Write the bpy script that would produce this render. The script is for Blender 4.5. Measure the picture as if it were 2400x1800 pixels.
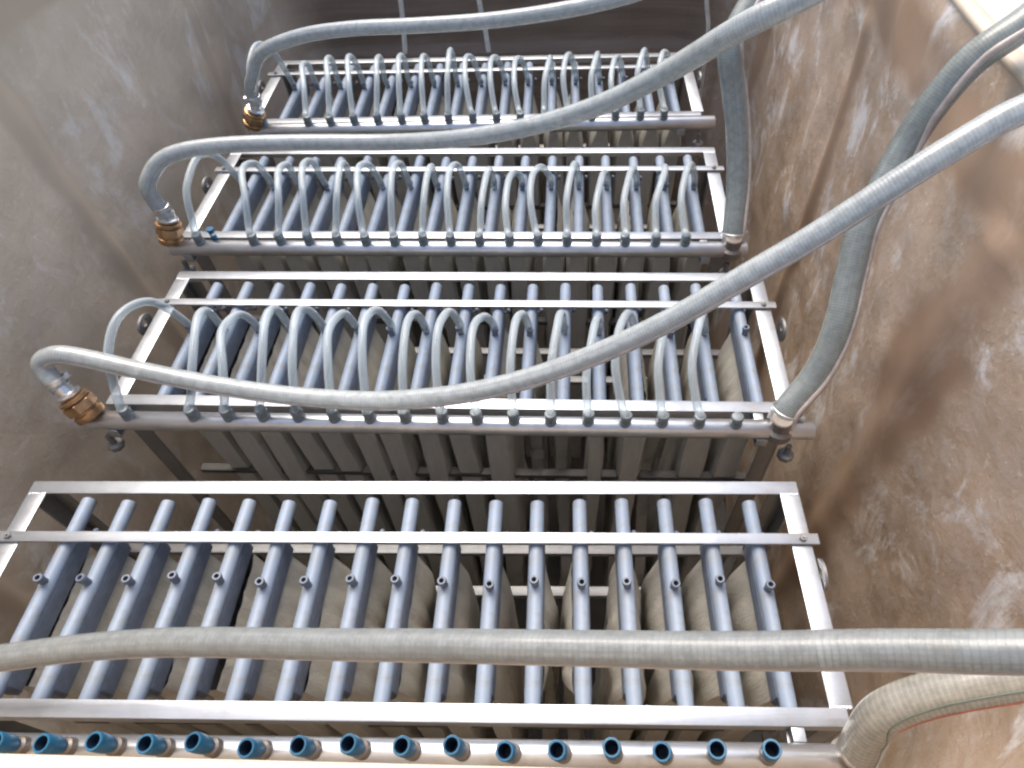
import bpy, bmesh, math, random
from mathutils import Vector, Matrix
random.seed(7)
for o in list(bpy.data.objects): bpy.data.objects.remove(o)
SC = bpy.context.scene
COL = SC.collection
R = math.radians

# ------------------------------------------------------------------ camera
CAM_H = 1.25
pitch, yaw, roll = 0.8980667, 0.0610618, -0.0445984
f = Vector((-math.sin(yaw)*math.cos(pitch), math.cos(yaw)*math.cos(pitch), -math.sin(pitch)))
r0 = Vector((math.cos(yaw), math.sin(yaw), 0)); u0 = r0.cross(f)
rr = r0*math.cos(roll) + u0*math.sin(roll); uu = -r0*math.sin(roll) + u0*math.cos(roll)
cd = bpy.data.cameras.new('camera'); cam = bpy.data.objects.new('camera', cd); COL.objects.link(cam)
cd.sensor_width = 36; cd.lens = 1547.76/2400*36; cd.shift_x = -73.77/2400
cd.clip_start = .02; cd.clip_end = 200
cam.matrix_world = Matrix((
    (rr.x, uu.x, -f.x, 0), (rr.y, uu.y, -f.y, 0), (rr.z, uu.z, -f.z, CAM_H), (0, 0, 0, 1)))
SC.camera = cam
# ------------------------------------------------------------------ light
SUN_EL, SUN_AZ = R(62), R(340)          # azimuth from +Y, clockwise
w = bpy.data.worlds.new('World'); SC.world = w; w.use_nodes = True
nt = w.node_tree; nt.nodes.clear()
sky = nt.nodes.new('ShaderNodeTexSky'); sky.sky_type = 'NISHITA'; sky.sun_disc = False
sky.sun_elevation = SUN_EL; sky.sun_rotation = SUN_AZ
sky.dust_density = 4.0; sky.ozone_density = .6; sky.air_density = 1.0
bg = nt.nodes.new('ShaderNodeBackground'); bg.inputs['Strength'].default_value = .115
wo = nt.nodes.new('ShaderNodeOutputWorld')
nt.links.new(sky.outputs[0], bg.inputs[0]); nt.links.new(bg.outputs[0], wo.inputs[0])
sd = bpy.data.lights.new('sun', 'SUN'); sd.energy = 1.4; sd.angle = R(40); sd.color = (1, .94, .86)
so = bpy.data.objects.new('sun', sd); COL.objects.link(so)
sdir = Vector((math.sin(SUN_AZ)*math.cos(SUN_EL), math.cos(SUN_AZ)*math.cos(SUN_EL), math.sin(SUN_EL)))
so.rotation_euler = sdir.to_track_quat('Z', 'Y').to_euler()
so.location = sdir*6
SC.view_settings.view_transform = 'Standard'; SC.view_settings.look = 'None'
SC.view_settings.exposure = 1.28; SC.view_settings.gamma = 1
SC.render.engine = 'CYCLES'
SC.cycles.max_bounces = 10; SC.cycles.diffuse_bounces = 2; SC.cycles.filter_width = 2.3; SC.cycles.transparent_max_bounces = 24

# ------------------------------------------------------------------ materials
def newmat(name):
    m = bpy.data.materials.new(name); m.use_nodes = True
    t = m.node_tree; b = t.nodes['Principled BSDF']
    return m, t, b
def N(t, kind, **kw):
    n = t.nodes.new(kind)
    for k, v in kw.items():
        if k.startswith('i_'): n.inputs[k[2:]].default_value = v
        else: setattr(n, k, v)
    return n
def noise(t, scale, detail=4, rough=.55, vec=None, dist=0):
    n = N(t, 'ShaderNodeTexNoise'); n.inputs['Scale'].default_value = scale
    n.inputs['Detail'].default_value = detail; n.inputs['Roughness'].default_value = rough
    n.inputs['Distortion'].default_value = dist
    if vec: t.links.new(vec, n.inputs['Vector'])
    return n.outputs['Fac']
def ramp(t, fac, stops):
    n = N(t, 'ShaderNodeValToRGB'); e = n.color_ramp.elements
    e[0].position, e[0].color = stops[0][0], (*stops[0][1], 1) if len(stops[0][1]) == 3 else stops[0][1]
    e[1].position, e[1].color = stops[-1][0], (*stops[-1][1], 1)
    for p, c in stops[1:-1]:
        x = e.new(p); x.color = (*c, 1)
    t.links.new(fac, n.inputs[0]); return n.outputs[0]
def mix(t, fac, a, b, mode='MIX'):
    n = N(t, 'ShaderNodeMix', data_type='RGBA', blend_type=mode)
    for s, v in ((n.inputs[0], fac), (n.inputs[6], a), (n.inputs[7], b)):
        if isinstance(v, (int, float)): s.default_value = v
        elif isinstance(v, tuple): s.default_value = (*v, 1)
        else: t.links.new(v, s)
    return n.outputs[2]
def mth(t, op, a, b=None, c=None, clamp=False):
    n = N(t, 'ShaderNodeMath', operation=op); n.use_clamp = clamp
    for i, v in enumerate((a, b, c)):
        if v is None: continue
        if isinstance(v, (int, float)): n.inputs[i].default_value = v
        else: t.links.new(v, n.inputs[i])
    return n.outputs[0]
def bump(t, b, h, strength=.3, dist=.01):
    n = N(t, 'ShaderNodeBump'); n.inputs['Strength'].default_value = strength; n.inputs['Distance'].default_value = dist
    t.links.new(h, n.inputs['Height']); t.links.new(n.outputs[0], b.inputs['Normal'])
def objco(t, scale=(1, 1, 1)):
    c = N(t, 'ShaderNodeTexCoord'); m = N(t, 'ShaderNodeMapping'); m.inputs['Scale'].default_value = scale
    t.links.new(c.outputs['Object'], m.inputs['Vector']); return m.outputs[0]
def attr(t, name):
    return N(t, 'ShaderNodeAttribute', attribute_name=name).outputs['Fac']

def steel_mat(name, base=(.62, .63, .65), rough=.32, grain=(3, 60, 60)):
    m, t, b = newmat(name)
    v = objco(t, grain); n = noise(t, 6, 5, .6, v)
    n2 = noise(t, 9, 5, .6, objco(t))
    c = ramp(t, n2, [(.3, tuple(x*.80 for x in base)), (.55, base), (.75, tuple(min(1, x*1.1) for x in base))])
    c = mix(t, ramp(t, noise(t, 14, 6, .7, objco(t)), [(.56, (0, 0, 0)), (.72, (.55, .55, .55))]), c, (.42, .37, .31))
    t.links.new(c, b.inputs['Base Color']); b.inputs['Metallic'].default_value = .9
    r = mth(t, 'MULTIPLY_ADD', n, .22, rough-.10)
    t.links.new(r, b.inputs['Roughness']); bump(t, b, n, .12, .002)
    return m
M_RAIL = steel_mat('brushed_steel', (.50, .525, .56), .36)
M_PIPE = steel_mat('pipe_steel', (.62, .63, .64), .32, (2, 30, 30))
M_DULL = steel_mat('dull_steel', (.28, .28, .28), .5)
M_DIM = steel_mat('shade_dark_steel', (.16, .155, .15), .6)  # darker steel for the front lower rail, its shade put into the colour
M_CLAMP = steel_mat('clamp_steel', (.7, .7, .7), .3)
M_BRASS = None
m, t, b = newmat('brass'); M_BRASS = m
n = noise(t, 30, 4, .6, objco(t))
t.links.new(ramp(t, n, [(.3, (.26, .15, .08)), (.6, (.50, .31, .16)), (.8, (.62, .44, .27))]), b.inputs['Base Color'])
b.inputs['Metallic'].default_value = .85; b.inputs['Roughness'].default_value = .45

m, t, b = newmat('header_plastic'); M_HEAD = m
n = noise(t, 14, 5, .6, objco(t, (1, .25, 1)))
oi = N(t, 'ShaderNodeObjectInfo').outputs['Random']
c = ramp(t, n, [(.3, (.17, .21, .275)), (.55, (.25, .31, .40)), (.78, (.32, .38, .46))])
c = mix(t, mth(t, 'MULTIPLY', oi, .35), c, (.26, .30, .34))
c = mix(t, ramp(t, noise(t, 22, 6, .7, objco(t)), [(.50, (0, 0, 0)), (.68, (.75, .75, .75))]), c, (.22, .22, .20))
t.links.new(c, b.inputs['Base Color'])
b.inputs['Roughness'].default_value = .5; bump(t, b, noise(t, 160, 3, .5, objco(t)), .08, .001)

M_SLATE = None
m, t, b = newmat('membrane_fibre'); M_FIB = m
v = objco(t); fine = noise(t, 1, 4, .6, objco(t, (260, 260, 6)))
big = noise(t, 5, 5, .6, objco(t, (1.6, 1.6, .8)), 1.0); rust = noise(t, 5.5, 5, .65, objco(t, (1, 1.4, .7)), .8)
c = ramp(t, big, [(.3, (.42, .405, .36)), (.5, (.53, .51, .455)), (.7, (.62, .60, .54))])
oi = N(t, 'ShaderNodeObjectInfo').outputs['Random']
rr_ = mth(t, 'ADD', rust, mth(t, 'MULTIPLY', oi, .12))
c = mix(t, ramp(t, rr_, [(.66, (0, 0, 0)), (.80, (.8, .8, .8))]), c, (.36, .19, .09))
c = mix(t, mth(t, 'MULTIPLY', fine, .4), c, (.26, .24, .19))
t.links.new(c, b.inputs['Base Color']); b.inputs['Roughness'].default_value = .8
bump(t, b, fine, .6, .004)

def hose_mat(name, base, alpha=.0, coil=.0075, coilamt=.5, rough=.2):
    m, t, b = newmat(name)
    uv = N(t, 'ShaderNodeUVMap').outputs[0]
    sp = N(t, 'ShaderNodeSeparateXYZ'); t.links.new(uv, sp.inputs[0])
    u_, v_ = sp.outputs[0], sp.outputs[1]
    # steel spring coil inside the clear wall: helix in (angle, length)
    ph = mth(t, 'ADD', mth(t, 'DIVIDE', v_, coil), u_)
    tri = mth(t, 'PINGPONG', ph, .5)
    wire = mth(t, 'SUBTRACT', 1.0, mth(t, 'MULTIPLY', tri, 4.0, clamp=True), clamp=True)
    nz = noise(t, 60, 5, .7, objco(t)); nz2 = noise(t, 7, 4, .6, objco(t))
    mp = N(t, 'ShaderNodeCombineXYZ'); t.links.new(mth(t, 'MULTIPLY', mth(t, 'PINGPONG', u_, .5), 14.0), mp.inputs[0]); t.links.new(mth(t, 'MULTIPLY', v_, 1.2), mp.inputs[1])
    band = noise(t, 1, 4, .6, mp.outputs[0])          # paler lengthwise bands
    c = mix(t, ramp(t, nz2, [(.35, (0, 0, 0)), (.7, (1, 1, 1))]), base, tuple(x*.82 for x in base))
    c = mix(t, ramp(t, band, [(.42, (0, 0, 0)), (.62, (.6, .6, .6))]), c, tuple(min(1, x*1.35) for x in base))
    c = mix(t, ramp(t, nz, [(.40, (.5, .5, .5)), (.55, (0, 0, 0))]), c, tuple(x*.62 for x in base))
    c = mix(t, ramp(t, noise(t, 11, 5, .7, objco(t)), [(.58, (0, 0, 0)), (.75, (.5, .5, .5))]), c, (.26, .22, .16))
    c = mix(t, mth(t, 'MULTIPLY', wire, coilamt), c, tuple(x*.38 for x in base))
    t.links.new(c, b.inputs['Base Color'])
    t.links.new(mth(t, 'MULTIPLY_ADD', nz, .2, rough-.06), b.inputs['Roughness'])
    b.inputs['Coat Weight'].default_value = .5; b.inputs['Coat Roughness'].default_value = .08
    bump(t, b, mth(t, 'ADD', mth(t, 'MULTIPLY', wire, .5), mth(t, 'MULTIPLY', nz, .4)), .25, .0012)
    tb = N(t, 'ShaderNodeBsdfTransparent'); tb.inputs[0].default_value = (.80, .83, .80, 1); ms = N(t, 'ShaderNodeMixShader')
    t.links.new(mth(t, 'MULTIPLY_ADD', wire, .22, .74, clamp=True), ms.inputs[0]); t.links.new(tb.outputs[0], ms.inputs[1]); t.links.new(b.outputs[0], ms.inputs[2])
    t.links.new(ms.outputs[0], [x for x in t.nodes if x.type == 'OUTPUT_MATERIAL'][0].inputs[0])
    if alpha: 
        b.inputs['Transmission Weight'].default_value = alpha; b.inputs['IOR'].default_value = 1.25
    return m
M_HOSE = hose_mat('clear_spring_hose', (.44, .465, .455), 0, .006, .20)
M_HOSE2 = hose_mat('grey_spring_hose', (.27, .295, .275), 0, .006, .22, .3)
M_HOSE3 = hose_mat('cream_spring_hose', (.32, .305, .26), 0, .008, .10, .4)
def clear_tube(name, base, tr):
    m, t, b = newmat(name); b.inputs['Base Color'].default_value = (*base, 1)
    b.inputs['Roughness'].default_value = .15; b.inputs['Coat Weight'].default_value = .3
    tb = N(t, 'ShaderNodeBsdfTransparent'); tb.inputs[0].default_value = (.86, .9, .92, 1)
    ms = N(t, 'ShaderNodeMixShader'); 
    lw = N(t, 'ShaderNodeLayerWeight'); lw.inputs[0].default_value = .45
    fac = mth(t, 'MULTIPLY_ADD', lw.outputs['Facing'], .6, 1-tr, clamp=True)
    t.links.new(fac, ms.inputs[0]); t.links.new(tb.outputs[0], ms.inputs[1]); t.links.new(b.outputs[0], ms.inputs[2])
    out = [x for x in t.nodes if x.type == 'OUTPUT_MATERIAL'][0]; t.links.new(ms.outputs[0], out.inputs[0])
    return m
M_TUBE = clear_tube('clear_tube', (.56, .62, .64), .72)

def plain(name, col, rough=.5, metal=0, var=.2, scale=40):
    m, t, b = newmat(name); n = noise(t, scale, 4, .6, objco(t))
    t.links.new(ramp(t, n, [(.3, tuple(x*(1-var) for x in col)), (.7, tuple(min(1, x*(1+var)) for x in col))]), b.inputs['Base Color'])
    b.inputs['Roughness'].default_value = rough; b.inputs['Metallic'].default_value = metal
    return m
M_SLATE = plain('slate_plastic', (.13, .155, .20), .45)
M_BLUE = plain('blue_plastic', (.004, .035, .10), .3)
M_BLUE2 = plain('pale_blue_plastic', (.012, .11, .21), .4, 0, .4)
M_DARK = plain('dark_rubber', (.06, .07, .08), .45)
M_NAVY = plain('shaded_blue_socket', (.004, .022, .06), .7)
M_HOLE = plain('nozzle_bore_shade', (.004, .005, .008), .8)  # near-black colour stands in for the shade inside the nozzle bores
M_CUFF = plain('grey_cuff', (.16, .19, .20), .35)
M_ROPE = plain('pale_rope', (.5, .49, .45), .6)
M_RED = plain('red_stripe', (.42, .10, .06), .4)
M_PINK = plain('faded_pink_stripe', (.44, .375, .33), .4)
M_GREEN = plain('dark_green_stripe', (.10, .13, .10), .4)
M_NUT = plain('stained_nut', (.22, .19, .16), .4, .6)

# wall: hand laid fibreglass with smooth ochre joints
m, t, b = newmat('hand_laid_resin'); M_WALL = m
co = objco(t)
jd = mth(t, 'ABSOLUTE', attr(t, 'joint')); hd = mth(t, 'ABSOLUTE', attr(t, 'band'))
edge = noise(t, 3, 3, .45, co); edge2 = noise(t, 22, 3, .6, co)
wob = mth(t, 'ADD', mth(t, 'MULTIPLY', mth(t, 'SUBTRACT', edge, .5), .12), mth(t, 'MULTIPLY', mth(t, 'SUBTRACT', edge2, .5), .02))
dmin = mth(t, 'MINIMUM', mth(t, 'ADD', jd, wob), mth(t, 'ADD', hd, wob))
jm = N(t, 'ShaderNodeMapRange', interpolation_type='SMOOTHSTEP'); jm.inputs[1].default_value = .03; jm.inputs[2].default_value = .066
jm.inputs[3].default_value = 1; jm.inputs[4].default_value = 0; t.links.new(dmin, jm.inputs[0])
joint = jm.outputs[0]
big = noise(t, 2.2, 5, .6, co, .6); mot = noise(t, 16, 6, .7, co, .2); spk = noise(t, 55, 5, .75, co, .2)
mat_c = ramp(t, big, [(.32, (.43, .31, .21)), (.5, (.55, .405, .285)), (.68, (.63, .475, .355))])
mat_c = mix(t, ramp(t, mot, [(.44, (0, 0, 0)), (.66, (.6, .6, .6))]), mat_c, (.66, .56, .47))
mat_c = mix(t, ramp(t, spk, [(.60, (0, 0, 0)), (.70, (.9, .9, .9))]), mat_c, (.84, .74, .63))
mat_c = mix(t, ramp(t, mot, [(.30, (.6, .6, .6)), (.42, (0, 0, 0))]), mat_c, (.40, .31, .22))
och = ramp(t, noise(t, 3, 4, .5, co), [(.3, (.37, .24, .155)), (.7, (.47, .325, .22))])
c = mix(t, mth(t, 'MULTIPLY', joint, .92), mat_c, och)
strk = noise(t, 2.6, 6, .68, objco(t, (2.0, 2.2, 1.3)), .5)
nj = mth(t, 'SUBTRACT', 1.0, mth(t, 'MULTIPLY', joint, .85))
c = mix(t, mth(t, 'MULTIPLY', ramp(t, strk, [(.53, (0, 0, 0)), (.64, (.9, .9, .9))]), nj), c, (.86, .81, .76))
drk = noise(t, 1.7, 5, .62, objco(t, (1.3, 1.3, .8)), .9)
c = mix(t, ramp(t, drk, [(.54, (0, 0, 0)), (.70, (.3, .3, .3))]), c, (.26, .21, .16))
# left side painted lighter and warmer, standing in for light it lacks
side = attr(t, 'side')
c = mix(t, mth(t, 'MULTIPLY', side, .75), c, mix(t, .6, c, (.90, .77, .58)))
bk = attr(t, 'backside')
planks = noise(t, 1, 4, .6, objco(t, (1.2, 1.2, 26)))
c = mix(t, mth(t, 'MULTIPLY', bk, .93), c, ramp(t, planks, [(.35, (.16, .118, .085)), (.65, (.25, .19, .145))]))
t.links.new(c, b.inputs['Base Color'])
t.links.new(mth(t, 'MULTIPLY_ADD', mot, .3, .35), b.inputs['Roughness'])
hh = mth(t, 'ADD', mth(t, 'MULTIPLY', mot, .8), mth(t, 'MULTIPLY', spk, .35))
hh = mth(t, 'MULTIPLY', hh, mth(t, 'SUBTRACT', 1.0, mth(t, 'MULTIPLY', joint, .8)))
bump(t, b, hh, .5, .010)
M_RIM = plain('cream_resin', (.62, .52, .40), .45, 0, .1, 20)
M_FLOOR = plain('dark_floor', (.05, .045, .04), .6, 0, .3, 8)  # dark floor tone, varied at random
m, t, b = newmat('pale_concrete'); M_GND = m
n1 = noise(t, 3, 6, .65, objco(t)); n2 = noise(t, 60, 4, .7, objco(t))
c = ramp(t, n1, [(.3, (.50, .47, .44)), (.7, (.62, .60, .58))]); c = mix(t, mth(t, 'MULTIPLY', n2, .3), c, (.4, .37, .34))
t.links.new(c, b.inputs['Base Color']); b.inputs['Roughness'].default_value = .85; bump(t, b, n2, .3, .004)

# ------------------------------------------------------------------ mesh helpers
def link(name, bm, mat, parent=None, smooth=True, autos=None):
    me = bpy.data.meshes.new(name); bm.normal_update(); bm.to_mesh(me); bm.free()
    me.materials.append(mat)
    if smooth:
        for p in me.polygons: p.use_smooth = True
        if autos: 
            try: me.set_sharp_from_angle(angle=R(autos))
            except Exception: pass
    o = bpy.data.objects.new(name, me); COL.objects.link(o)
    if parent: o.parent = parent
    return o
def box(bm, x0, x1, y0, y1, z0, z1, bev=0.0):
    vs = [bm.verts.new((x, y, z)) for x in (x0, x1) for y in (y0, y1) for z in (z0, z1)]
    q = [(0, 1, 3, 2), (4, 6, 7, 5), (0, 4, 5, 1), (2, 3, 7, 6), (0, 2, 6, 4), (1, 5, 7, 3)]
    fs = [bm.faces.new([vs[i] for i in a]) for a in q]
    if bev:
        es = list({e for fc in fs for e in fc.edges})
        bmesh.ops.bevel(bm, geom=es, offset=bev, segments=2, affect='EDGES', profile=.6)
def catmull(P, n=8):
    P = [Vector(p) for p in P]; Q = [P[0]*2-P[1]] + P + [P[-1]*2-P[-2]]; out = []
    for i in range(1, len(Q)-2):
        a, b_, c_, d = Q[i-1], Q[i], Q[i+1], Q[i+2]
        for k in range(n):
            s = k/n
            out.append(.5*((2*b_)+(-a+c_)*s+(2*a-5*b_+4*c_-d)*s*s+(-a+3*b_-3*c_+d)*s**3))
    out.append(P[-1]); return out
def frames(pts):
    T = []
    for i in range(len(pts)):
        T.append((pts[min(i+1, len(pts)-1)]-pts[max(i-1, 0)]).normalized())
    n = Vector((0, 0, 1)) if abs(T[0].z) < .9 else Vector((1, 0, 0))
    n = (n-T[0]*n.dot(T[0])).normalized(); out = []
    for tt in T:
        n = (n-tt*n.dot(tt)).normalized(); out.append((tt, n, tt.cross(n)))
    return out
def sweep(bm, pts, r, seg=12, cap=True, inner=None):
    """round tube along pts with uv = (angle 0..1, metres)"""
    uvl = bm.loops.layers.uv.verify(); F = frames(pts); rings = []; L = [0]
    for i in range(1, len(pts)): L.append(L[-1]+(pts[i]-pts[i-1]).length)
    for i, p in enumerate(pts):
        tt, n, bn = F[i]; ri = r(i/(len(pts)-1)) if callable(r) else r
        rings.append([bm.verts.new(p+(n*math.cos(2*math.pi*k/seg)+bn*math.sin(2*math.pi*k/seg))*ri) for k in range(seg)])
    for i in range(len(pts)-1):
        for k in range(seg):
            k2 = (k+1) % seg
            fc = bm.faces.new((rings[i][k], rings[i][k2], rings[i+1][k2], rings[i+1][k]))
            for lp, (u_, v_) in zip(fc.loops, ((k, L[i]), (k+1, L[i]), (k+1, L[i+1]), (k, L[i+1]))):
                lp[uvl].uv = (u_/seg, v_)
    if cap:
        bm.faces.new(rings[0][::-1]); bm.faces.new(rings[-1])
    return F
def lathe(bm, prof, seg=20, M=None, cap=(True, True)):
    rings = []
    for r, z in prof:
        ring = [bm.verts.new((r*math.cos(2*math.pi*k/seg), r*math.sin(2*math.pi*k/seg), z)) for k in range(seg)]
        rings.append(ring)
    for a, b_ in zip(rings, rings[1:]):
        for k in range(seg): bm.faces.new((a[k], a[(k+1) % seg], b_[(k+1) % seg], b_[k]))
    if cap[0]: bm.faces.new(rings[0][::-1])
    if cap[1]: bm.faces.new(rings[-1])
    if M is not None:
        bmesh.ops.transform(bm, matrix=M, verts=[v for rg in rings for v in rg])
def axisM(p, d):
    return Matrix.Translation(Vector(p)) @ Vector(d).normalized().to_track_quat('Z', 'Y').to_matrix().to_4x4()
def empty(name, loc, rz=0, label=None, cat=None, group=None):
    o = bpy.data.objects.new(name, None); COL.objects.link(o); o.location = loc; o.rotation_euler = (0, 0, rz)
    o.empty_display_size = .1
    tag(o, label, cat, group); return o
def tag(o, label=None, cat=None, group=None, kind=None):
    if label: o['label'] = label
    if cat: o['category'] = cat
    if group: o['group'] = group
    if kind: o['kind'] = kind

# ------------------------------------------------------------------ tank
ZR = .614; ZB = -2.0
X0, X1, Y0, Y1, RC = -1.42, .85, .088, 3.30, .42
def perimeter(step=.016, off=0.0):
    out = []
    x0, x1, y0, y1, rc = X0-off, X1+off, Y0-off, Y1+off, RC+off
    def line(a, b_, nx, ny):
        n = max(1, int(math.hypot(b_[0]-a[0], b_[1]-a[1])/step))
        for k in range(n): out.append((a[0]+(b_[0]-a[0])*k/n, a[1]+(b_[1]-a[1])*k/n, nx, ny))
    def arc(cx, cy, a0):
        n = max(4, int(rc*math.pi/2/step))
        for k in range(n):
            a = a0+math.pi/2*k/n; out.append((cx+rc*math.cos(a), cy+rc*math.sin(a), math.cos(a), math.sin(a)))
    line((x0+rc, y0), (x1-rc, y0), 0, -1); arc(x1-rc, y0+rc, -math.pi/2)
    line((x1, y0+rc), (x1, y1-rc), 1, 0); arc(x1-rc, y1-rc, 0)
    line((x1-rc, y1), (x0+rc, y1), 0, 1); arc(x0+rc, y1-rc, math.pi/2)
    line((x0, y1-rc), (x0, y0+rc), -1, 0); arc(x0+rc, y0+rc, math.pi)
    return out
from mathutils import noise as mn
def near(v, lst):
    return min((v-s for s in lst), key=abs)
def wall():
    P = perimeter(); NZ = 96; bm = bmesh.new()
    vals = []
    rows = []
    for j in range(NZ+1):
        z = ZB+(ZR-ZB)*j/NZ; row = []
        for (x, y, nx, ny) in P:
            right = nx > .3; left = nx < -.3; back = ny > .75
            if right: jd = near(y, (.02, 1.03, 2.0, 2.95)); w_ = .028
            elif left: jd = near(y, (.58, 1.58, 2.60)); w_ = .03
            else: jd = near(x, (-.9, .2)) if not back else .5; w_ = .02
            if right and .5 < y < 1.5: jd *= .5
            bd = (z-.455)*.6 if right else (z-.56 if left else .5)
            if not (right or left): jd = .5 if y > 1 else max(.12, abs(jd))
            jd = abs(jd)
            d = .016*math.exp(-(jd/w_)**2)*(1 if z < .40 or left else 0)          # joint strip stands proud
            d += .007*math.exp(-(bd/.05)**2)
            if back: d += .03*max(0, min(1, (-.235-z)/.012))+.012*math.exp(-((z-.05)/.02)**2)
            d += .040*mn.noise(Vector((x*1.9, y*1.9, z*.9)))+.012*mn.noise(Vector((x*5+3, y*5, z*1.2)))+.006*mn.noise(Vector((x*7, y*7, z*7)))
            fade = min(1, (ZR-z)/.06); d *= fade
            v = bm.verts.new((x-nx*d, y-ny*d, z)); row.append(v)
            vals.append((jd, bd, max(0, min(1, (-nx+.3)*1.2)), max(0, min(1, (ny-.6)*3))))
        rows.append(row)
    n = len(P)
    for j in range(NZ):
        for k in range(n): bm.faces.new((rows[j][(k+1) % n], rows[j][k], rows[j+1][k], rows[j+1][(k+1) % n]))
    me = bpy.data.meshes.new('wall'); bm.to_mesh(me); bm.free(); me.materials.append(M_WALL)
    for i, nm in enumerate(('joint', 'band', 'side', 'backside')):
        a = me.attributes.new(nm, 'FLOAT', 'POINT'); a.data.foreach_set('value', [v[i] for v in vals])
    for p in me.polygons: p.use_smooth = True
    o = bpy.data.objects.new('wall', me); COL.objects.link(o); return o
tank = empty('resin_tank', (0, 0, 0), 0, 'brown hand laid fibreglass tank with mottled walls around the steel racks', 'tank')
wl = wall(); wl.parent = tank
bm = bmesh.new()     # rim lip
A = perimeter(.03); B = perimeter(.03, .0)
def ringmesh(bm, offs):
    P = perimeter(.03); rings = []
    for off, z in offs:
        rings.append([bm.verts.new((x+nx*off, y+ny*off, z)) for x, y, nx, ny in P])
    n = len(P)
    for a, b_ in zip(rings, rings[1:]):
        for k in range(n): bm.faces.new((a[k], a[(k+1) % n], b_[(k+1) % n], b_[k]))
ringmesh(bm, [(-.001, ZR-.012), (-.006, ZR-.004), (-.004, ZR+.006), (.004, ZR+.009), (.03, ZR+.008), (.034, ZR+.002), (.034, ZR-.03)])
link('rim', bm, M_RIM, tank)
bm = bmesh.new(); bm.faces.new([bm.verts.new((x, y, ZB)) for x, y, _, _ in perimeter(.1, .002)])
link('tank_floor', bm, M_FLOOR, tank, False)
# ground around the tank
bm = bmesh.new(); P = perimeter(.05, .033); n = len(P); big = []
inn = [bm.verts.new((x, y, ZR-.004)) for x, y, _, _ in P]
for x, y, nx, ny in P:
    a = math.atan2(y-1.7, x+.3); s = 40/max(abs(math.cos(a)), abs(math.sin(a)))
    big.append(bm.verts.new((-.3+math.cos(a)*s, 1.7+math.sin(a)*s, ZR-.004)))
for k in range(n): bm.faces.new((inn[k], inn[(k+1) % n], big[(k+1) % n], big[k]))
g = link('ground', bm, M_GND, None, False); tag(g, kind='structure')
tag(g, 'pale concrete ground beyond the edge of the tank')

# ------------------------------------------------------------------ membrane racks
D = .4756
TUBE_X = [-.704+.0897*k for k in range(17)]
BARB_X = [-.734]+[-.575+.0832*k for k in range(16)]
PIPE_Y = -.523
ZO = -ZB       # the rack's own origin stands on the tank floor; its top plane is at ZO
def rail_L(bm, x0, x1, yo, yi, z, th=.004, drop=.032):
    """angle rail along X, outer edge yo, inner edge yi"""
    s = 1 if yo > yi else -1
    box(bm, x0, x1, min(yo, yi), max(yo, yi), z-th, z, .0012)
    box(bm, x0, x1, min(yo, yo-s*th), max(yo, yo-s*th), z-drop, z-th-.0004, .001)
def header_bm():
    bm = bmesh.new()
    lathe(bm, [(.0115, -.458), (.0143, -.456), (.0148, -.452), (.0148, -.045), (.0143, -.041), (.0115, -.039)], 20,
          Matrix.Translation((0, 0, ZO-.018)) @ Matrix.Rotation(R(-90), 4, 'X'))
    return bm
def channel_bm():
    bm = bmesh.new()
    pr = [(-.0152, -.024), (-.0168, -.032), (-.0168, -.062), (-.013, -.067), (.013, -.067), (.0168, -.062), (.0168, -.032), (.0152, -.024)]
    rings = [[bm.verts.new((x*s_, y, ZO+z)) for x, z in pr] for y, s_ in ((-.428, .7), (-.422, 1), (-.128, 1), (-.122, .7))]
    for a_, b_ in zip(rings, rings[1:]):
        for k in range(8): bm.faces.new((a_[k], a_[(k+1) % 8], b_[(k+1) % 8], b_[k]))
    bm.faces.new(rings[0]); bm.faces.new(rings[-1][::-1])
    for yy in (-.10, -.442):       # pale fixing screw under each end
        lathe(bm, [(.004, -.006), (.006, -.004), (.006, .002), (.003, .005)], 8, Matrix.Translation((.024, yy, ZO-.046)))
        box(bm, -.006, .026, yy-.003, yy+.003, ZO-.056, ZO-.052)
    bmesh.ops.recalc_face_normals(bm, faces=bm.faces)
    return bm
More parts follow.
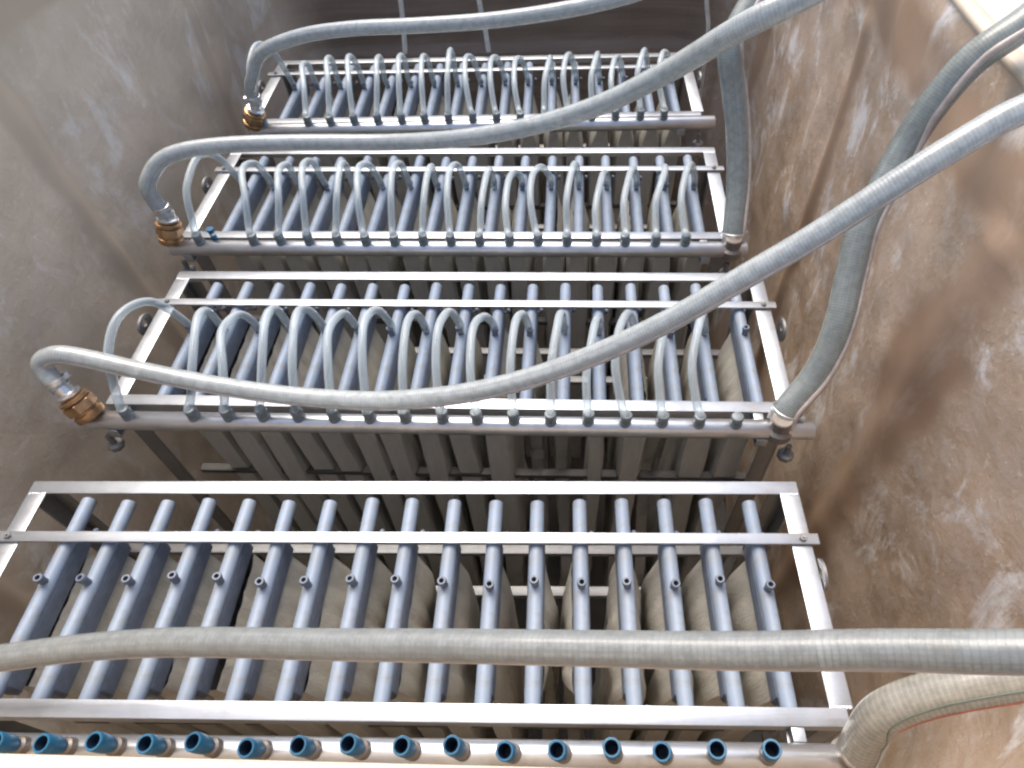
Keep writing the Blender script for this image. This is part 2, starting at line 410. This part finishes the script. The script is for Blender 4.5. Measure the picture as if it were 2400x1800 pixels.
def curtain_bm(seed, thin=1.0):
    rnd = random.Random(seed); bm = bmesh.new(); NY, NZ = 26, 40
    zt, zb = -.0672, -1.30
    y0, y1 = -.412, -.140
    sw = rnd.uniform(-.012, .012); dep = rnd.uniform(.3, 1); pin = rnd.uniform(0, .03)*(7 if thin < 1 else 1)
    front, back = [], []
    for j in range(NZ+1):
        s = (j/NZ); z = zt+(zb-zt)*s
        belly = math.sin(min(1, s*1.2)*math.pi)
        ra, rb = [], []
        narrow = pin*belly
        for i in range(NY+1):
            q = i/NY; y = (y0+narrow*rnd.uniform(.95, 1.05))+(y1-y0-1.6*narrow)*q
            open_ = min(1, s*14)
            th = (.013+.021*open_*thin)*(1-abs(2*q-1)**20*.18)
            th *= 1+.22*mn.noise(Vector((q*9, s*7, seed*3.1)))
            cx = (sw*belly+(.009 if thin == 1 else .022)*open_*mn.noise(Vector((q*2.1, s*4, seed*5.7)))*dep)
            fr = .003*mn.noise(Vector((q*40, s*3, seed)))
            ra.append(bm.verts.new((cx+th+fr, y, ZO+z))); rb.append(bm.verts.new((cx-th+fr, y, ZO+z)))
        front.append(ra); back.append(rb)
    for j in range(NZ):
        for i in range(NY):
            bm.faces.new((front[j][i], front[j][i+1], front[j+1][i+1], front[j+1][i]))
            bm.faces.new((back[j][i+1], back[j][i], back[j+1][i], back[j+1][i+1]))
        bm.faces.new((front[j][0], front[j+1][0], back[j+1][0], back[j][0]))
        bm.faces.new((front[j+1][NY], front[j][NY], back[j][NY], back[j+1][NY]))
    bmesh.ops.recalc_face_normals(bm, faces=bm.faces)
    return bm
def mesh_of(name, bm, mats, smooth=True, autos=None):
    o = link(name, bm, mats[0], None, smooth, autos); me = o.data
    for mm in mats[1:]: me.materials.append(mm)
    bpy.data.objects.remove(o); return me
HEAD_ME = mesh_of('header_tube', header_bm(), [M_HEAD], True, 40)
CHAN_ME = mesh_of('potting_channel', channel_bm(), [M_SLATE], True, 30)
CUR_ME = [mesh_of('membrane_curtain', curtain_bm(k+1), [M_FIB], True, 42) for k in range(6)]
CURT_ME = [mesh_of('membrane_curtain', curtain_bm(k+21, .35), [M_FIB], True, 42) for k in range(3)]
def nozzle_bm():
    bm = bmesh.new()
    lathe(bm, [(.0125, -.012), (.0120, -.004), (.0080, .000), (.0075, .018), (.0092, .019), (.0092, .027), (.0080, .029), (.0050, .029), (.0046, .004)], 16, None, (False, True))
    for fc in bm.faces:
        if all(math.hypot(v.co.x, v.co.y) < .005 for v in fc.verts): fc.material_index = 1
    return bm
NOZ_ME = mesh_of('nozzle', nozzle_bm(), [M_SLATE, M_HOLE], True, 35)
def barb_bm():
    bm = bmesh.new()
    lathe(bm, [(.0150, .018), (.0150, .034), (.0105, .037), (.0118, .042), (.0142, .050), (.0150, .064), (.0150, .080), (.0140, .082), (.0112, .082), (.0100, .065), (.0095, .040), (.0040, .0398)], 20, None, (False, True))
    for fc in bm.faces:
        if fc.calc_center_median().z < .036: fc.material_index = 2
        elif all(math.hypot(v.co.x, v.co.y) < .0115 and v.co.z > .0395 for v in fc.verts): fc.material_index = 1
    return bm
BARB_ME = mesh_of('connector', barb_bm(), [M_BLUE2, M_NAVY, M_NUT], True, 35)
def cuff_bm():
    bm = bmesh.new()
    lathe(bm, [(.0145, .018), (.0145, .026), (.0125, .028), (.0135, .030), (.0135, .050), (.0120, .053), (.0085, .054)], 18, None, (False, True))
    return bm
CUFF_ME = mesh_of('connector', cuff_bm(), [M_CUFF], True, 35)
def inst(name, me, parent, loc=(0, 0, 0), rot=(0, 0, 0), scale=(1, 1, 1)):
    o = bpy.data.objects.new(name, me); COL.objects.link(o); o.parent = parent
    o.location = loc; o.rotation_euler = rot; o.scale = scale; return o

def eye_bm(side):
    bm = bmesh.new(); x = side*.838; y = -.205; seg = 24
    # plate standing on the side rail with a round hole
    outer, inner = [], []
    for k in range(seg):
        a = 2*math.pi*k/seg; outer.append((math.cos(a)*.026, math.sin(a)*.022)); inner.append((math.cos(a)*.011, math.sin(a)*.010))
    o2 = [(p[0], p[1] if p[1] > 0 else p[1]*1.8) for p in outer]
    rings = []
    for xx in (x, x+side*.006):
        rings.append([bm.verts.new((xx, y+p[0]*1.2, ZO-.002+p[1])) for p in o2])
        rings.append([bm.verts.new((xx, y+p[0], ZO+.0+p[1])) for p in inner])
    for k in range(seg):
        k2 = (k+1) % seg
        bm.faces.new((rings[0][k], rings[0][k2], rings[1][k2], rings[1][k]))
        bm.faces.new((rings[2][k], rings[3][k], rings[3][k2], rings[2][k2]))
        bm.faces.new((rings[0][k], rings[2][k], rings[2][k2], rings[0][k2]))
        bm.faces.new((rings[1][k], rings[1][k2], rings[3][k2], rings[3][k]))
    bmesh.ops.recalc_face_normals(bm, faces=bm.faces); return bm

MODS = [  # x, y, rotation, half width
    (-.3489, .7218, .00951, .836, 'nearest steel rack of grey blue header tubes with empty blue connectors on its front pipe'),
    (-.2920, 1.3951, -.00966, .823, 'second steel rack from the front, crossed by a long sagging pale hose'),
    (-.3394, 2.0187, -.01178, .824, 'third steel rack from the front with a small blue valve handle beside its brass union'),
    (-.3518, 2.6754, .01192, .824, 'farthest steel rack with clear hose loops in front of the dark back wall'),
]
def world(i, lx, ly, lz):
    x0, y0, a = MODS[i][:3]
    return Vector((x0+lx*math.cos(a)-ly*math.sin(a), y0+lx*math.sin(a)+ly*math.cos(a), lz))
mods = []
for i, (mx, my, ma, hw, lab) in enumerate(MODS):
    T = empty('membrane_rack', (mx, my, ZB), ma, lab, 'membrane rack', 'steel membrane racks in a row down the tank'); mods.append(T)
    rnd = random.Random(100+i)
    bm = bmesh.new(); rail_L(bm, -hw, hw, 0, -.030, ZO); link('back_rail', bm, M_RAIL, T, True, 30)
    bm = bmesh.new(); rail_L(bm, -hw+.0, hw-.012, -D, -D+.030, ZO+.001)
    link('front_rail', bm, M_RAIL, T, True, 30)
    for s in (-1, 1):
        bm = bmesh.new()
        xi, xo = sorted((s*hw, s*(hw-.040)))
        box(bm, xi, xo, -D+.0305, -.0305, ZO-.004, ZO-.0003, .0012)
        xv = sorted((s*hw, s*(hw-.004)))
        box(bm, xv[0], xv[1], -D+.0305, -.0305, ZO-.034, ZO-.0045, .001)
        for yy in (-.0305, -D+.0305):       # weld beads where the rails meet
            for q in range(7):
                mtx = Matrix.Translation((s*(hw-.004-q*.0055), yy+rnd.uniform(-.0008, .0008), ZO-.0006)) @ Matrix.Diagonal((1.1, 1, .55, 1))
                bmesh.ops.create_icosphere(bm, subdivisions=1, radius=rnd.uniform(.0030, .0040), matrix=mtx)
        link('side_rail', bm, M_RAIL, T, True, 30)
        bm = eye_bm(s); link('lifting_eye', bm, M_DULL, T, True, 35)
        for yy in (-.004, -D+.004):
            bm = bmesh.new(); sy = -1 if yy > -.1 else 1
            xa = sorted((s*(hw-.006), s*(hw-.012))); xb = sorted((s*(hw-.0125), s*(hw-.05)))
            box(bm, xa[0], xa[1], min(yy, yy+sy*.04), max(yy, yy+sy*.04), .01, ZO-.036, .001)
            box(bm, xb[0], xb[1], min(yy, yy+sy*.005), max(yy, yy+sy*.005), .01, ZO-.036, .001)
            link('leg', bm, M_DULL, T, True, 30)
    # cross bar over the tubes, bolted down at both ends
    cb = [-.135, -.130, -.131, -.120][i]
    bm = bmesh.new(); box(bm, -hw-.012, hw+.014, cb-.0115, cb+.0115, ZO+.0005, ZO+.0075, .0015)
    cbar = link('cross_bar', bm, M_RAIL, T, True, 30)
    for s in (-1, 1):
        bm = bmesh.new(); lathe(bm, [(.0075, ZO+.0076), (.0075, ZO+.012), (.006, ZO+.0135), (.003, ZO+.0135), (.0025, ZO+.017)], 6, Matrix.Translation((s*(hw-.018), cb, 0)))
        link('bolt', bm, M_DULL, cbar, False)
    # lower ring of rails
    for yy in (-.012, -D+.09, -.115):
        bm = bmesh.new(); box(bm, -hw+.013, hw-.013, yy-.012, yy+.012, ZO-.335, ZO-.318, .002)
        if yy == -D+.09:
            for q in bm.verts: q.co.z -= .115
        if yy == -.115:
            for q in bm.verts: q.co.z -= .012
        link('lower_rail', bm, M_DIM if yy == -D+.09 else M_DULL, T, True, 30)
    # header tubes and curtains
    for k, tx in enumerate(TUBE_X):
        if i == 1 and k == 16: tx += .014
        tx += rnd.uniform(-.0015, .0015); dy = rnd.uniform(-.004, .004)
        h = inst('header_tube', HEAD_ME, T, (tx, dy, rnd.uniform(-.002, .001)))
        inst('potting_channel', CHAN_ME, h)
        inst('nozzle', NOZ_ME, h, (0, -.228+rnd.uniform(-.005, .005), ZO-.008), (rnd.uniform(-.1, .1), rnd.uniform(-.12, .12), 0))
        thin = (i in (0, 1) and k in (9, 10, 11, 12)) and k != 9 or (i == 1 and k in (10, 11, 14))
        me = CURT_ME[(k+i) % 3] if thin else CUR_ME[(k*5+i*2+rnd.randrange(3)) % 6]
        inst('membrane_curtain', me, T, (tx+rnd.uniform(-.006, .006), dy, 0), (0, 0, rnd.uniform(-.03, .03)), (1 if rnd.random() < .5 else 1, 1, 1))
    # collecting pipe along the front
    pr = .0225
    xl, xr = (-.835, .80) if i == 0 else (-.780 if i == 3 else -.830, .846)
    bm = bmesh.new()
    lathe(bm, [(pr*.6, xl-.006), (pr*.92, xl-.004), (pr, xl), (pr, xr), (pr*.92, xr+.004), (pr*.6, xr+.006)], 28,
          Matrix.Translation((0, PIPE_Y, ZO)) @ Matrix.Rotation(R(90), 4, 'Y'))
    pipe = link('collecting_pipe', bm, M_PIPE, T, True, 50)
    for k, bx in enumerate(BARB_X):
        inst('connector', BARB_ME if i == 0 else CUFF_ME, pipe, (bx, PIPE_Y, ZO), (rnd.uniform(-.06, .06)+(.0 if i else .06), rnd.uniform(-.07, .07)-(0 if i else .14), 0))
    for s in (-1, 1):   # brackets between rail and pipe
        bx = .735*s if s > 0 else -.78
        bm = bmesh.new(); box(bm, bx-.013, bx+.013, -.545, -D-.0005, ZO-.034, ZO-.029, .001)
        box(bm, bx-.013, bx+.013, -.548, -.5455, ZO-.034, ZO-.008, .0008)
        box(bm, bx-.011, bx+.011, -.4985, -D-.0005, ZO-.0285, ZO-.002, .0012)
        link('pipe_bracket', bm, M_RAIL, T, True, 30)
        bm = bmesh.new(); lathe(bm, [(.006, -.075), (.018, -.074), (.020, -.066), (.018, -.060), (.007, -.058), (.007, -.030)], 8, Matrix.Translation((.80*s, -.548, ZO)))
        link('clamp_foot', bm, M_DULL, T, True, 30)
    if i:   # clear loops from header nozzles to the collecting pipe
        for k in range(17):
            if i == 1 and k == 16: continue
            tx, bx = TUBE_X[k], BARB_X[k]
            hp = rnd.uniform(.122, .148); bow = rnd.uniform(-.034, .006); hp *= rnd.choice((1, 1, 1, .88)); yk = rnd.uniform(-.345, -.315)
            if k == 0: hp, bow = .17, -.035
            if i == 3: hp *= 1.2
            if k > 9 : hp *= .9
            mid = (tx+bx)/2+bow
            pts = [(tx, -.228, .004), (tx+rnd.uniform(-.004, .004)-.003, -.229, .035), ((tx*.75+bx*.25)+bow*.5, -.262, hp*.80), (mid, yk, hp),
                   (bx+bow*.7, -.43, hp*.82), (bx+bow*.25, -.50, hp*.45), (bx, -.523, .052), (bx, -.523, .036)]
            bm = bmesh.new(); sweep(bm, catmull([(p[0], p[1], p[2]+ZO) for p in pts], 7), .0100, 12)
            link('loop_hose', bm, M_TUBE, T)
    if i == 2:
        bm = bmesh.new(); c0 = Vector((-.705, -.497, ZO+.03))
        box(bm, c0.x-.026, c0.x+.026, c0.y-.007, c0.y+.007, c0.z, c0.z+.012, .003)
        bmesh.ops.rotate(bm, cent=c0, matrix=Matrix.Rotation(R(-50), 3, 'Z'), verts=bm.verts)
        lathe(bm, [(.008, -.04), (.008, .012), (.011, .013), (.011, .020)], 10, Matrix.Translation(c0))
        link('valve_handle', bm, M_BLUE2, T, True, 35)

# ------------------------------------------------------------------ big hoses
def clampring(parent, p, d, r, width=.012, mat=M_CLAMP):
    bm = bmesh.new(); Mx = axisM(p, d)
    lathe(bm, [(r, -width/2), (r+.002, -width/2+.001), (r+.002, width/2-.001), (r, width/2)], 24, Mx, (False, False))
    bx = bmesh.new(); box(bx, r, r+.011, -.008, .008, -width*.6, width*.6, .002)
    bmesh.ops.transform(bx, matrix=Mx @ Matrix.Rotation(R(200), 4, 'Z'), verts=bx.verts)
    me = bpy.data.meshes.new('x'); bx.to_mesh(me); bx.free(); bm.from_mesh(me); bpy.data.meshes.remove(me)
    link('hose_clamp', bm, mat, parent, True, 30)
def hose(label, pts, r, mat, stripe=None, sang=0, n=10, seg=20):
    T = empty('suction_hose', pts[0], 0, label, 'hose', 'ribbed hoses running from the racks over the tank edge')
    o0 = Vector(pts[0]); P = [p-o0 for p in catmull(pts, n)]
    bm = bmesh.new(); F = sweep(bm, P, r, seg); link('hose_body', bm, mat, T)
    for (smat, a, rr_, nm) in (stripe or []):
        q = []
        for i, p in enumerate(P):
            tt = F[i][0]; up = Vector((0, 0, 1)); sd_ = tt.cross(up)
            if sd_.length < .2: sd_ = F[i][2]
            sd_.normalize(); up = sd_.cross(tt).normalized()
            q.append(p+(up*math.cos(R(a))+sd_*math.sin(R(a)))*(r-rr_*.35))
        bm = bmesh.new(); sweep(bm, q, rr_, 8); link(nm, bm, smat, T)
    return T
def union(T, base, d, s=1.0):
    """brass hex union between the pipe end and the hose"""
    o0 = Vector(T.location); Mx = axisM(Vector(base)-o0, d) @ Matrix.Scale(s, 4)
    bm = bmesh.new()
    lathe(bm, [(.020, -.012), (.034, -.010), (.036, -.004), (.036, .006), (.030, .009), (.030, .013)], 20, Mx)
    lathe(bm, [(.034, .0135), (.038, .016), (.038, .038), (.034, .041)], 6, Mx)
    lathe(bm, [(.031, .0415), (.036, .044), (.036, .052), (.026, .055)], 20, Mx)
    link('brass_union', bm, M_BRASS, T, True, 28)
    bm = bmesh.new(); lathe(bm, [(.024, .0555), (.027, .058), (.030, .062), (.030, .067), (.022, .070), (.020, .09)], 20, Mx)
    link('union_ring', bm, M_CLAMP, T, True, 28)
RL = .0215; RB = .031
hA = [(-1.155, 2.155, .085), (-1.075, 2.135, .15), (-1.04, 2.122, .21), (-.980, 2.118, .285), (-.834, 2.10, .34), (-.659, 2.071, .372), (-.452, 2.032, .394),
      (-.241, 1.995, .419), (-.04, 1.968, .452), (.138, 1.949, .492), (.33, 1.953, .549), (.60, 1.96, .63), (.86, 1.97, .66), (1.1, 1.98, .645)]
hA[0] = (-1.075, 2.140, .105)
# far rack
Th = hose('thin pale hose curving from the brass union on the farthest rack out at the top', hA, RL, M_HOSE)
pe = world(3, -.775, PIPE_Y, .015); d = (Vector(hA[0])-pe).normalized()
union(Th, pe+d*.016, d, .95); clampring(Th, Vector(hA[1])*.5+Vector(hA[0])*.5-Vector(hA[0]), Vector(hA[1])-Vector(hA[0]), RL)
hB = [(-1.155, 1.53, .095), (-1.165, 1.530, .15), (-1.160, 1.532, .20), (-1.116, 1.566, .248), (-1.046, 1.592, .266), (-.92, 1.608, .272), (-.731, 1.615, .272), (-.474, 1.590, .285),
      (-.266, 1.502, .348), (-.087, 1.437, .416), (.068, 1.338, .521), (.192, 1.25, .636), (.285, 1.157, .75), (.40, 1.16, .81), (.54, 1.28, .84), (.68, 1.55, .83), (.80, 1.85, .78), (.95, 2.1, .68), (1.2, 2.3, .645)]
Th = hose('pale hose sweeping from the brass union of the third rack across the farthest rack', hB, RL, M_HOSE)
pe = world(2, -.825, PIPE_Y, .015); d = (Vector(hB[0])-pe).normalized()
union(Th, pe+d*.016, d, .95); clampring(Th, Vector((-.003, .0, .03)), (-.1, 0, 1), RL)
hC = [(-1.158, .903, .092), (-1.186, .922, .120), (-1.188, .938, .146), (-1.150, .948, .158), (-1.09, .948, .145), (-.975, .933, .122), (-.818, .913, .098), (-.651, .887, .094),
      (-.489, .866, .102), (-.376, .850, .123), (-.221, .838, .163), (-.073, .837, .219), (.064, .841, .292), (.186, .844, .378), (.291, .850, .468), (.394, .865, .546),
      (.479, .880, .617), (.563, .899, .680), (.653, .924, .728), (.745, .95, .735), (.86, .97, .69), (1.0, .98, .645), (1.3, 1.0, .638)]
Th = hose('long pale hose sagging low across the second rack and rising to the right', hC, RL, M_HOSE,
          [(M_PINK, 96, .0028, 'raised_stripe')])
pe = world(1, -.822, PIPE_Y, .014); d = (Vector(hC[0])-pe).normalized()
union(Th, pe+d*.012, d, .95); clampring(Th, Vector((-.008, .007, .018)), (-.3, .3, .9), RL)
hD = [(.478, .876, .010), (.494, .896, .038), (.541, .936, .085), (.570, .974, .142), (.587, 1.016, .201), (.603, 1.079, .263), (.619, 1.141, .338), (.653, 1.194, .404), (.690, 1.244, .480),
      (.719, 1.263, .558), (.761, 1.278, .631), (.825, 1.290, .685), (.90, 1.32, .735), (1.02, 1.37, .765), (1.25, 1.43, .72), (1.5, 1.5, .645)]
Th = hose('thick grey hose rising from the right end of the second rack', hD, RB, M_HOSE2,
          [(M_PINK, 66, .0075, 'raised_stripe')])
clampring(Th, Vector((.013, .016, .022)), (.25, .3, 1), RB+.001)
hE = [(.466, 1.502, .010), (.466, 1.520, .045), (.470, 1.590, .135), (.458, 1.655, .243), (.435, 1.705, .348), (.412, 1.735, .434), (.428, 1.775, .485), (.475, 1.83, .545), (.54, 1.90, .62), (.70, 2.02, .69), (.88, 2.16, .68), (1.1, 2.26, .645), (1.4, 2.3, .645)]
Th = hose('thick grey hose standing upright at the right end of the third rack', hE, RB, M_HOSE2,
          [(M_PINK, 58, .0075, 'raised_stripe')])
clampring(Th, Vector((.0, .012, .024)), (0, .4, 1), RB+.001)
hF = [(-1.215, .235, .02), (-1.225, .25, .07), (-1.17, .275, .105), (-1.06, .289, .118), (-.925, .303, .140), (-.77, .315, .165), (-.591, .309, .218), (-.35, .290, .283), (-.141, .275, .337), (.043, .261, .384), (.204, .245, .438), (.34, .231, .497),
      (.455, .213, .558), (.57, .205, .612), (.70, .205, .655), (.84, .21, .675), (1.0, .22, .650), (1.3, .24, .637)]
Th = hose('broad grey ribbed hose lying straight across the front of the nearest rack', hF, RL, hose_mat('near_spring_hose', (.27, .285, .275), 0, .0078, .6, .34),
          [(M_PINK, 104, .0020, 'raised_stripe')], n=12, seg=28)
union(Th, Vector(hF[0])+Vector((.006, 0, -.05)), (-.1, .2, 1), .98); clampring(Th, Vector((-.002, .004, .03)), (-.1, .2, 1), RL)
hG = [(.462, .200, -.030), (.468, .208, .015), (.474, .232, .074), (.490, .252, .128), (.545, .266, .178), (.640, .275, .235), (.735, .279, .30), (.80, .285, .42), (.825, .29, .55), (.86, .30, .65), (.95, .31, .665), (1.2, .33, .645)]
Th = hose('cream hose with a red stripe bending down to the right end of the nearest rack', hG, RB, M_HOSE3,
          [(M_RED, 92, .0022, 'red_stripe'), (M_GREEN, 45, .0016, 'dark_stripe')], n=12, seg=28)
clampring(Th, Vector((.003, .006, .03)), (.1, .2, 1), RB+.001)
# elbows closing the collecting pipes under the thick hoses
for i in (0, 1, 2):
    lx = (.806, .772, .808)[i]
    bm = bmesh.new()
    c0 = Vector((lx, PIPE_Y, ZO))
    lathe(bm, [(.030, -.030), (.033, -.026), (.033, -.004), (.0245, .002), (.0245, .028), (.022, .03)], 20, Matrix.Translation(c0+Vector((0, 0, .012))))
    link('outlet_socket', bm, M_NUT, mods[i], True, 35)

# ------------------------------------------------------------------ ropes hanging at the back
def rope(label, pts, r=.0095):
    o0 = Vector(pts[-1]); bm = bmesh.new()
    sweep(bm, [p-o0 for p in catmull(pts, 8)], r, 10)
    o = link('hanging_rope', bm, M_ROPE); o.location = o0; tag(o, label, 'rope', 'pale ropes hanging at the back wall')
rope('pale rope tied to the far rack nearest its left brass union', [(-.60, 2.71, 1.3), (-.625, 2.705, .7), (-.646, 2.70, .206), (-.655, 2.70, .10), (-.663, 2.69, .012)])
rope('pale rope meeting the far rack at the middle of its back rail', [(-.40, 2.71, 1.3), (-.365, 2.705, .7), (-.345, 2.70, .205), (-.333, 2.70, .10), (-.325, 2.69, .012)])
rope('pale rope hanging in the dark right back corner of the tank', [(.42, 2.72, 1.3), (.47, 2.72, .6), (.515, 2.72, .21), (.545, 2.72, .05), (.553, 2.72, -.25), (.555, 2.72, -.8)], .008)
